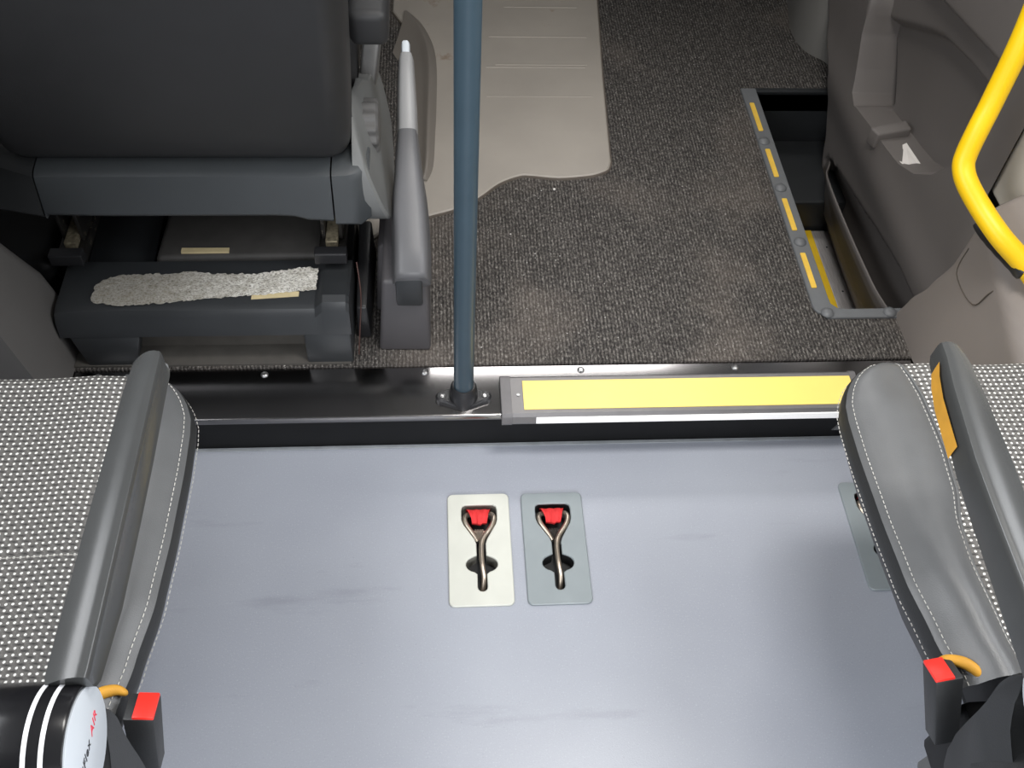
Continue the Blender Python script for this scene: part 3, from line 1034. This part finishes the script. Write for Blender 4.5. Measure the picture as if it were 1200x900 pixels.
# foil patch, ragged outline, slightly crumpled
pa = [(-.548, 1.135), (-.540, 1.128), (-.50, 1.122), (-.44, 1.126), (-.40, 1.131), (-.36, 1.137), (-.30, 1.142), (-.262, 1.146), (-.22, 1.151), (-.1985, 1.155)]
pb = [(-.546, 1.163), (-.530, 1.176), (-.505, 1.184), (-.44, 1.185), (-.40, 1.190), (-.36, 1.184), (-.30, 1.183), (-.262, 1.190), (-.22, 1.198), (-.1985, 1.196)]
bm = bmesh.new()
NXP, NYP = 90, 16
rows = []
for i in range(NXP):
    t = i / (NXP - 1)
    x = -.548 + t * .349
    ya, yb = interp([(p[0], p[1]) for p in pa], x) - .017, interp([(p[0], p[1]) for p in pb], x) - .008
    ya += random.uniform(-.002, .002)
    yb += random.uniform(-.002, .002)
    rows.append([(x + random.uniform(-.0015, .0015), ya + (yb - ya) * j / (NYP - 1), .2262 - (.004 * (ya + (yb - ya) * j / (NYP - 1) - 1.112) / .123) + random.uniform(0, .0016)) for j in range(NYP)])
add_loft(bm, rows, closed=False, caps=False)
obj('foil_patch', bm, M['foil'], sb, smooth=True, sharp=80, label='torn crumpled silver foil tape', origin=(0, 0, 0))
bm = bmesh.new()
add_plate(bm, [(-.30, 1.118), (-.226, 1.124), (-.226, 1.134), (-.30, 1.134)], [], .224, .2256)
obj('tape_strip', bm, M['beige_strip'], sb, label='beige tape under the foil')

# ================================================================== DRIVER SEAT
ds = thing('driver_seat', (-.38, 1.3, .25), 'black leatherette driver seat seen from behind on its pedestal', 'seat')
# backrest: sections from bottom to top, outline in xy at each z


def back_ring(z, yc, x0, x1, th=.07, r=.03):
    pts = []
    for cx, cy, a0 in ((x1 - r, yc + r, -90), (x1 - r, yc + th - r, 0), (x0 + r, yc + th - r, 90), (x0 + r, yc + r, 180)):
        for k in range(7):
            a = math.radians(a0 + 90 * k / 6)
            pts.append((cx + r * math.cos(a), cy + r * math.sin(a), z))
    # slight outward belly on the rear face
    out = []
    for x, y, zz in pts:
        u = (x - (x0 + x1) / 2) / ((x1 - x0) / 2)
        out.append((x, y - .010 * (1 - u * u) * (1 if y < yc + r else 0), zz))
    return out


rings = []
for z, yc, x0, x1, th, r in ((.447, 1.262, -.60, -.160, .03, .012), (.444, 1.240, -.615, -.145, .06, .02), (.450, 1.225, -.625, -.136, .09, .03), (.470, 1.207, -.63, -.130, .11, .034), (.52, 1.182, -.63, -.125, .12, .034), (.62, 1.135, -.64, -.117, .12, .034), (.74, 1.080, -.645, -.108, .12, .034), (.88, 1.018, -.65, -.100, .12, .034), (1.0, .968, -.64, -.105, .12, .034), (1.08, .94, -.60, -.14, .10, .034), (1.10, .945, -.57, -.17, .07, .03)):
    rings.append(back_ring(z, yc, x0, x1, th, r))
o = obj('backrest', add_loft(bmesh.new(), rings), M['leather_black'], ds, smooth=True, sharp=60, origin=(0, 0, 0))


def shell_sec(x, zb=.370, curve=0):
    return [(x, 1.215, zb - .002), (x, 1.186, zb), (x, 1.182, zb + .006), (x, 1.192 + curve, .425), (x, 1.195 + curve, .437), (x, 1.203 + curve, .442), (x, 1.240, .447), (x, 1.262, .444), (x, 1.262, .37)]


def shell_part(name, xz, mat):
    bm = bmesh.new()
    add_loft(bm, [shell_sec(*a) for a in xz])
    return obj(name, bm, mat, ds, smooth=True, sharp=40, origin=(-.4, 1.2, .4))


shell_part('rear_panel', [(-.588, .364), (-.586, .372), (-.50, .369), (-.45, .369), (-.25, .369), (-.22, .367), (-.20, .360), (-.163, .357), (-.161, .358)], M['shell'])
shell_part('left_panel', [(-.66, .385, .03), (-.62, .375, .012), (-.5905, .368, 0)], M['shell_dark'])
bm = bmesh.new()
add_loft(bm, [shell_sec(-.1585, .350), shell_sec(-.135, .350, .002), shell_sec(-.120, .350, .008), [(-.104, p[1] + (.012 if p[1] < 1.22 else 0), p[2] + (.006 if p[2] < .4 else -.006)) for p in shell_sec(-.1, .350, .012)]])
obj('right_panel', bm, M['shell'], ds, smooth=True, sharp=40)
# seat pan and cushion in front of the shell
obj('seat_pan', box((-.62, 1.25, .33), (-.14, 1.72, .40), .02, 3), M['shell_dark'], ds, smooth=True)
obj('seat_cushion', box((-.63, 1.27, .39), (-.13, 1.74, .485), .035, 4), M['leather_black'], ds, smooth=True)
# right hand hinge cover, grey, leaning outwards at the bottom
bm = bmesh.new()
hc = catmull([(1.205, .345, 0), (1.20, .40, 0), (1.225, .46, 0), (1.300, .500, 0), (1.37, .480, 0), (1.395, .470, 0), (1.43, .445, 0), (1.49, .425, 0), (1.50, .40, 0), (1.44, .35, 0), (1.32, .330, 0), (1.25, .325, 0)], 5, closed=True)
rings = []
for dx, sc_ in ((-.128, 1), (0, 1), (.004, .97)):
    ring = []
    for p in hc:
        xo = -.121 + (.47 - p.y) * .32
        ring.append((dx if dx < -.1 else xo + dx, 1.33 + (p.x - 1.33) * sc_, .41 + (p.y - .41) * sc_))
    rings.append(ring)
add_loft(bm, rings)
obj('hinge_cover', bm, M['grey_side'], ds, smooth=True, sharp=40, label='light grey hinge cover')
bm = bmesh.new()
rings = []
for x, s_ in ((-.118, 1), (-.0955, 1), (-.092, .9)):
    ring = []
    for k in range(72):
        a = 2 * math.pi * k / 72
        rr = (.042 + .0022 * math.cos(12 * a)) * s_
        ring.append((x, 1.332 + rr * math.cos(a), .424 + rr * math.sin(a)))
    rings.append(ring)
add_loft(bm, rings)
obj('recline_knob', bm, M['knob'], ds, smooth=True, sharp=40)
bm = bmesh.new()
add_hex(bm, [(-.130, 1.440, .42), (-.103, 1.435, .42), (-.101, 1.47, .395), (-.130, 1.47, .395), (-.118, 1.505, .490), (-.090, 1.502, .488), (-.090, 1.542, .460), (-.118, 1.54, .460)], .005, 3)
obj('belt_buckle', bm, plain('buckle_grey', (84, 84, 84), .45), ds, smooth=True)
bm = bmesh.new()
add_hex(bm, [(-.122, 1.275, .60), (-.066, 1.275, .60), (-.066, 1.60, .63), (-.122, 1.60, .63), (-.122, 1.265, .66), (-.066, 1.265, .66), (-.066, 1.58, .69), (-.122, 1.58, .69)], .014, 4)
obj('armrest', bm, M['leather_black'], ds, smooth=True, sharp=50)
ds.location.y -= .014
ds.location.z -= .016
# slide rails under the seat
for x in (-.592, -.176):
    bm = bmesh.new()
    add_box(bm, (x - .022, 1.20, .226), (x + .022, 1.60, .244), .002)
    add_box(bm, (x - .017, 1.235, .244), (x - .011, 1.60, .30), .001)
    add_box(bm, (x + .011, 1.235, .244), (x + .017, 1.60, .30), .001)
    rl = obj('slide_rail', bm, M['dark_metal'], ds)
    obj('rail_end', box((x - .026, 1.180, .240), (x + .026, 1.200, .262), .002), M['black_plastic'], rl)
    obj('rail_post', box((x - .012, 1.28, .250), (x + .012, 1.31, .335), .002), M['black_plastic'], rl)
    obj('runner', box((x - .010, 1.215, .2445), (x + .010, 1.282, .258), .002), plain('greasy_metal', (150, 140, 118), .4, .5, .4, 180), rl)
# belt anchor between pedestal and hand brake
ba = thing('belt_anchor', (-.125, 1.22, H), 'small dark bracket between the seat pedestal and the hand brake', 'bracket')
bm = bmesh.new()
add_hex(bm, [(-.142, 1.14, H + .004), (-.118, 1.14, H + .004), (-.115, 1.34, H + .004), (-.142, 1.34, H + .004), (-.140, 1.15, .17), (-.122, 1.15, .17), (-.118, 1.33, .20), (-.140, 1.33, .20)], .004)
obj('bracket', bm, M['black_plastic'], ba, smooth=True)
bm = bmesh.new()
add_tube(bm, catmull([(-.136, 1.19, .235), (-.130, 1.15, .20), (-.134, 1.12, .15), (-.138, 1.10, .108)], 6), .0011, 8)
obj('cable', bm, plain('red_brown_cable', (70, 44, 38), .5), ba, smooth=True)

# ================================================================== PASSENGER SEATS
XO = [(.37, .508), (.42, .498), (.49, .488), (.57, .484), (.65, .4825), (.70, .4835), (.725, .486), (.748, .494), (.762, .502), (.775, .513), (.785, .526), (.791, .540), (.797, .566)]
XS = [(.37, .585), (.42, .579), (.50, .574), (.55, .577), (.60, .589), (.66, .594), (.73, .592), (.76, .588), (.78, .582), (.797, .577)]
ZT, ZB = .450, .300


def passenger_seat(mirror, label, lab2):
    """built for the right seat; mirror maps x -> .192 - x for the left one"""
    fx = (lambda x: .192 - x) if mirror else (lambda x: x)
    root = thing('passenger_seat', (fx(.70), .57, 0), label, 'seat', 'passenger seats')

    def sec(y, drop, which):
        xo, xs = interp(XO, y) + .009, interp(XS, y) + .006
        if mirror and which == 0:
            xo -= .010
            xs = xo + (xs - xo) * .72
        if drop > 0:
            xo = min(xo, xs - .004)
        w_ = xs - xo
        pr = [(0.060, .300), (.028, .350), (.007, .395), (.0005, .414), (0, .424), (.0035, .4345), (.0095, .4405), (.018, .4445)]
        P = []
        for dx, z in pr:
            P.append((xo + dx * min(1, w_ / .05), z))
        for k in range(1, 9):
            u = k / 8
            x = xo + .018 * min(1, w_ / .05) + (w_ - .018 * min(1, w_ / .05)) * u
            z = .4445 + .013 * (1 - .9 * sstep(.70, .795, y)) * math.sin(math.pi * min(1, u * .98)) ** .8 - .004 * u
            z += .010 * (1 - sstep(.45, .6, y)) * math.sin(math.pi * u)
            P.append((x, z))
        P[-1] = (P[-1][0], .4395)
        return P

    def dropz(z, drop):
        return ZB + (z - ZB) * (1 - drop)
    ys = []
    for k in range(40):
        ys.append((.365 + (.778 - .365) * k / 39, 0))
    for k in range(1, 9):
        a = math.pi / 2 * k / 8
        ys.append((.778 + .019 * math.sin(a), .12 * (1 - math.cos(a))))
    ys.append((.796, .5))
    ys.append((.785, .98))
    S_ = [[(fx(x), y, dropz(z, d)) for x, z in sec(y, d, 0)] for y, d in ys]
    bm = bmesh.new()
    add_loft(bm, [r[5:] for r in S_], closed=False, caps=False)
    bol = obj('side_bolster', bm, M['leather'], root, smooth=True, sharp=75)
    # darker side panel, proud of the bolster flank
    bm = bmesh.new()
    add_loft(bm, [r[:6] for r in S_], closed=False, caps=False)
    obj('side_panel', bm, M['leather_side'], bol, smooth=True, label='dark side panel')
    # far bolster (mirrored within the seat)
    cxs = .705
    bm = bmesh.new()
    add_loft(bm, [[(fx(2 * cxs - x), y, dropz(z, d)) for x, z in sec(y, d, 1)] for y, d in ys], closed=False, caps=False)
    obj('side_bolster', bm, M['leather'], root, smooth=True, sharp=75)
    # fabric centre
    bm = bmesh.new()
    R_ = []
    for y, d in ys:
        xs = interp(XS, y) + .006
        if mirror:
            xo_ = interp(XO, y) - .001
            xs = xo_ + (xs - xo_) * .72
        row = []
        for k in range(25):
            u = k / 24
            x = xs + (2 * cxs - interp(XS, y) - .006 - xs) * u
            z = .4395 + .007 * min(1, math.sin(math.pi * u) * 2.2) - .010 * math.sin(math.pi * u)
            z -= .0035 * math.exp(-((y - .545) / .0045) ** 2)
            row.append((fx(x), y, dropz(z, d)))
        R_.append(row)
    add_loft(bm, R_, closed=False, caps=False)
    obj('seat_cushion', bm, M['weave'], root, smooth=True, sharp=75, label='dotted grey woven fabric seat', origin=(0, 0, 0))
    obj('underside', box(tuple(min(fx(.60), fx(.91)) if i == 0 else v for i, v in enumerate((0, .37, .29))), (max(fx(.60), fx(.91)), .76, .41)), M['leather_side'], root)
    # stitching
    bm = bmesh.new()
    for idx, lo, hi in ((3, 0, 44), (1, 0, 40)):
        pass
    line = [Vector(S_[i][6]) + Vector((0, 0, .0006)) for i in range(0, 44)]
    dashes(bm, line)
    line = [Vector(S_[i][3]) + Vector(((-.0022 if not mirror else .0022), 0, .0)) for i in range(0, 42)]
    dashes(bm, line)
    line = [Vector(S_[i][-2]).lerp(Vector(S_[i][-1]), .25) for i in range(0, 46)]
    dashes(bm, line)
    line = [Vector((p[0], .545, p[2] + .0006)) for p in R_[17]]
    dashes(bm, line, .004, .001)
    st = obj('stitching', bm, M['thread'], root)
    st['kind'] = 'stuff'
    # piping along the seam
    bm = bmesh.new()
    add_tube(bm, [Vector(S_[i][-1]) + Vector((0, 0, .0005)) for i in range(0, 48)], .0022, 8)
    obj('piping', bm, M['leather'], root, smooth=True)
    # steel pedestal and legs below
    bm = bmesh.new()
    a, b = sorted((fx(.64), fx(.90)))
    add_box(bm, (a, .40, .20), (b, .72, .295), .01)
    obj('seat_frame', bm, M['riser'], root)
    for x in (.72, .88):
        for y in (.43, .69):
            obj('leg', box((fx(x) - .014, y - .014, .001), (fx(x) + .014, y + .014, .205), .003), M['riser'], root)
    # backrest rising past the camera side
    bm = bmesh.new()
    rings = []
    a, b = sorted((fx(.475), fx(.935)))
    for z, yc, ins in ((.40, .300, .01), (.46, .285, 0), (.58, .250, 0), (.72, .205, -.0), (.90, .145, .005), (1.02, .11, .03)):
        rings.append([(x, yc - .095 + (y * .095), z) for x, y in rrect(a + ins, 0, b - ins, 1, .04, 5)])
    rings = []
    for z, yc, ins in ((.40, .315, .03), (.46, .305, .012), (.56, .262, .004), (.70, .200, 0), (.90, .125, .005), (1.02, .085, .03)):
        rings.append([(x, yc - .10 + y, z) for x, y in rrect(a + ins, 0, b - ins, .10, .04, 5)])
    add_loft(bm, rings)
    obj('backrest', bm, M['leather_side'], root, smooth=True, sharp=60)
    return root, fx, bol


def armrest(root, fx, text):
    # tapering padded arm: (y, ridge x on the aisle side, far edge x, height of the side, lean of the side)
    if text:
        secs = [(.306, -.2630, -.2970, .018), (.313, -.2625, -.2985, .024), (.378, -.2615, -.2970, .036), (.456, -.2605, -.2950, .036), (.516, -.2595, -.2930, .034), (.582, -.2590, -.2905, .030), (.614, -.2590, -.2885, .028), (.620, -.2595, -.2882, .026), (.6235, -.2610, -.2868, .020)]
        sg = 1
        low = .000
    else:
        secs = [(.290, .4680, .508, .042), (.348, .4695, .510, .040), (.432, .4715, .514, .036), (.482, .4735, .5165, .034), (.563, .4815, .5190, .032), (.600, .4870, .5185, .030), (.615, .4890, .5180, .028), (.621, .4900, .5170, .022)]
        sg = -1
        low = .004
    bm = bmesh.new()
    rings = []
    z = .680
    for y, xr, xf, h in secs:
        w_ = abs(xf - xr)
        e = z if y < .60 else z - (y - .60) * .12
        side = [(.002 * 1, -h), (low * .5, -h * .9), (low * .2, -.006), (-.0005, -.0022), (-.0018, -.0008), (-.003, -.0010), (-.0055, .0002)]
        ring = [(xr + sg * a, e + b) for a, b in side]
        for k in range(1, 8):
            u = k / 7
            ring.append((xr - sg * (.0055 + (w_ - .0055) * u), e + .0008 * math.sin(math.pi * u) - .013 * u ** 1.7))
        ring += [(xf + sg * .0003, e - .016), (xf + sg * .003, e - h)]
        rings.append([(p[0], y, p[1]) for p in ring])
    add_loft(bm, rings)
    arm = obj('armrest', bm, M['armrest'], root, smooth=True, sharp=50)
    if not text:
        bm = bmesh.new()
        rings = []
        for y, dz, dx in ((.600, .022, .0), (.585, .026, -.0012), (.56, .028, -.0016), (.53, .029, -.0012), (.505, .030, .0)):
            x = interp([(a[0], a[1]) for a in secs], y)
            rings.append([(x - .0036 + dx, y, z - dz - .006), (x - .0036 + dx, y, z - dz + .004), (x - .0030 + dx, y, z - dz + .014)])
        add_loft(bm, rings, closed=False, caps=False)
        bmesh.ops.solidify(bm, geom=bm.faces, thickness=.001)
        obj('worn_patch', bm, M['amber'], arm, smooth=True, label='amber foam showing on the side of the armrest')
    # pivot drum with rings and label disc facing the aisle
    cy, cz, rd = .271, .634, .048
    d = -1 if fx(1) > fx(0) else 1          # aisle direction
    xa = fx(.462 if text else .486)
    bm = bmesh.new()
    add_lathe(bm, [(.0001, 0), (rd * .97, 0), (rd, -.002 * d), (rd, -.075 * d), (rd * .96, -.080 * d), (.0001, -.080 * d)], (xa, cy, cz), 'x', 56)
    dr = obj('pivot_drum', bm, plain('gloss_black_drum', (24, 24, 26), .22), root, smooth=True, sharp=40)
    for off in (.014, .026):
        bm = bmesh.new()
        add_lathe(bm, [(rd * .99, -(off - .0017) * d), (rd * 1.012, -(off - .0017) * d), (rd * 1.012, -(off + .0017) * d), (rd * .99, -(off + .0017) * d)], (xa, cy, cz), 'x', 56)
        obj('white_ring', bm, M['white_line'], dr, smooth=True, sharp=40)
    bm = bmesh.new()
    add_lathe(bm, [(.0001, 0), (rd * .93, 0), (rd * .93, .0012 * d), (rd * .91, .0018 * d), (.0001, .0018 * d)], (xa, cy, cz), 'x', 56)
    obj('label_disc', bm, M['label'], dr, smooth=True, sharp=40, label='pale disc with lettering')
    # lettering: runs from the rear towards the front of the van
    parts = [('TriFlex', M['ink'], 0), ('AIR', M['ink_red'], 1)]
    xcur = None
    ang = math.radians(0)
    wtot = 0
    meshes = []
    for s, mt_, i in parts:
        cu = bpy.data.curves.new('lettering', 'FONT')
        cu.body = s
        cu.size = .0108
        cu.shear = .35
        cu.space_character = 1.12
        cu.extrude = .0002
        to = bpy.data.objects.new('tmp', cu)
        COL.objects.link(to)
        bpy.context.view_layer.update()
        me = bpy.data.meshes.new_from_object(to.evaluated_get(bpy.context.evaluated_depsgraph_get()))
        bpy.data.objects.remove(to)
        ws = max(v.co.x for v in me.vertices)
        meshes.append((me, mt_, wtot))
        wtot += ws + .0035
    for me, mt_, x0 in meshes:
        for v in me.vertices:
            u, vv = v.co.x + x0 - wtot / 2, v.co.y - .005
            if d > 0:
                yy = u * math.cos(ang) - vv * math.sin(ang)
            else:
                yy = -(u * math.cos(ang) - vv * math.sin(ang))
            zz = u * math.sin(ang) * 1 + vv * math.cos(ang)
            v.co = Vector((xa + d * (.0020 + v.co.z * 1), cy + yy, cz + zz)) - root.location - dr.location
        me.materials.clear()
        me.materials.append(mt_)
        lo = bpy.data.objects.new('lettering', me)
        COL.objects.link(lo)
        lo.parent = dr
    # leatherette corner of the backrest beside the drum
    bm = bmesh.new()
    xx0, xx1 = sorted((fx(.468 if text else .492), fx(.52 if text else .55)))
    poly = catmull([(.318, .560, 0), (.322, .600, 0), (.312, .632, 0), (.285, .58, 0), (.22, .55, 0), (.16, .50, 0), (.19, .42, 0), (.30, .44, 0)], 5, closed=True)
    add_prism_x(bm, [(p.x, p.y - .035) for p in poly], xx0, xx1, .006)
    sbm = dashes(bmesh.new(), [(xx0 + .004, .3195, .583), (xx1 - .004, .3195, .583)], .0030, .0016, .0008, .0)
    obj('backrest_corner', bm, M['leather_side'], root, smooth=True, sharp=50)
    st2 = obj('corner_stitching', sbm, M['thread'], root)
    st2['kind'] = 'stuff'
    return arm


def buckle(root, fx, top, bot, yellow):
    # belt buckle standing at the rear inner corner of the cushion
    T = Vector((fx(top[0]), top[1], top[2]))
    B = Vector((fx(bot[0]), bot[1], bot[2]))
    ax = (B - T).normalized()
    xa = Vector((1, 0, 0))
    xa = (xa - ax * xa.dot(ax)).normalized()
    ya = ax.cross(xa)
    L = (B - T).length
    m = Matrix((xa.to_4d(), ya.to_4d(), ax.to_4d(), (0, 0, 0, 1))).transposed()
    m = Matrix(((xa.x, ya.x, ax.x, T.x), (xa.y, ya.y, ax.y, T.y), (xa.z, ya.z, ax.z, T.z), (0, 0, 0, 1)))
    bm = bmesh.new()
    add_hex(bm, [(-.0145, -.016, 0), (.0145, -.016, 0), (.0145, .016, 0), (-.0145, .016, 0), (-.013, -.012, L), (.013, -.012, L), (.013, .012, L), (-.013, .012, L)], .0025, 2)
    bmesh.ops.transform(bm, matrix=m, verts=bm.verts)
    bk = obj('belt_buckle', bm, M['leather_side'], root, smooth=True, sharp=40)
    bm = bmesh.new()
    s = 1 if fx(1) > fx(0) else -1
    x0, x1 = sorted((-.0138 * s, .006 * s))
    add_box(bm, (x0, -.0150, -.0022), (x1, .0150, .006), .0012, 2)
    bmesh.ops.transform(bm, matrix=m, verts=bm.verts)
    obj('red_button', bm, M['red_button'], bk, smooth=True, sharp=40, label='red release button')
    # amber foam showing in the corner of the cushion
    bm = bmesh.new()
    pts = catmull([(fx(a), b, c) for a, b, c in yellow], 6)
    n = len(pts)
    add_tube(bm, pts, [.001 + .0052 * math.sin(math.pi * i / (n - 1)) ** .6 for i in range(n)], 12)
    obj('foam_edge', bm, M['amber'], root, smooth=True, label='amber foam edge')


Lr, fL, _ = passenger_seat(True, 'left passenger seat with dotted fabric, grey bolster and lettered armrest hinge', '')
Rr, fR, _ = passenger_seat(False, 'right passenger seat with dotted fabric, wide grey bolster and angled armrest', '')
armrest(Lr, fL, True)
armrest(Rr, fR, False)
YL = [(.500, .389, .440), (.511, .392, .444), (.527, .386, .448), (.539, .376, .446), (.543, .370, .438)]
buckle(Lr, fL, (.481, .372, .452), (.489, .346, .370), YL)
buckle(Rr, fR, (.500, .379, .452), (.518, .340, .370), YL)
for root, fx in ((Lr, fL), (Rr, fR)):
    bm = bmesh.new()
    x0, x1 = sorted((fx(.548), fx(.61)))
    pts = [(.350, .375), (.335, .35), (.27, .33), (.18, .30), (.18, .22), (.36, .22)]
    add_prism_x(bm, pts, x0, x1, .01)
    q0, q1 = sorted((fx(.545), fx(.62)))
    obj('dark_gap_box', box((q0, .22, .26), (q1, .372, .385), .008), M['riser'], root, smooth=True)  # black box added so the gap beside the buckle reads dark
    obj('hinge_shield', bm, M['grey_side'], root, smooth=True)
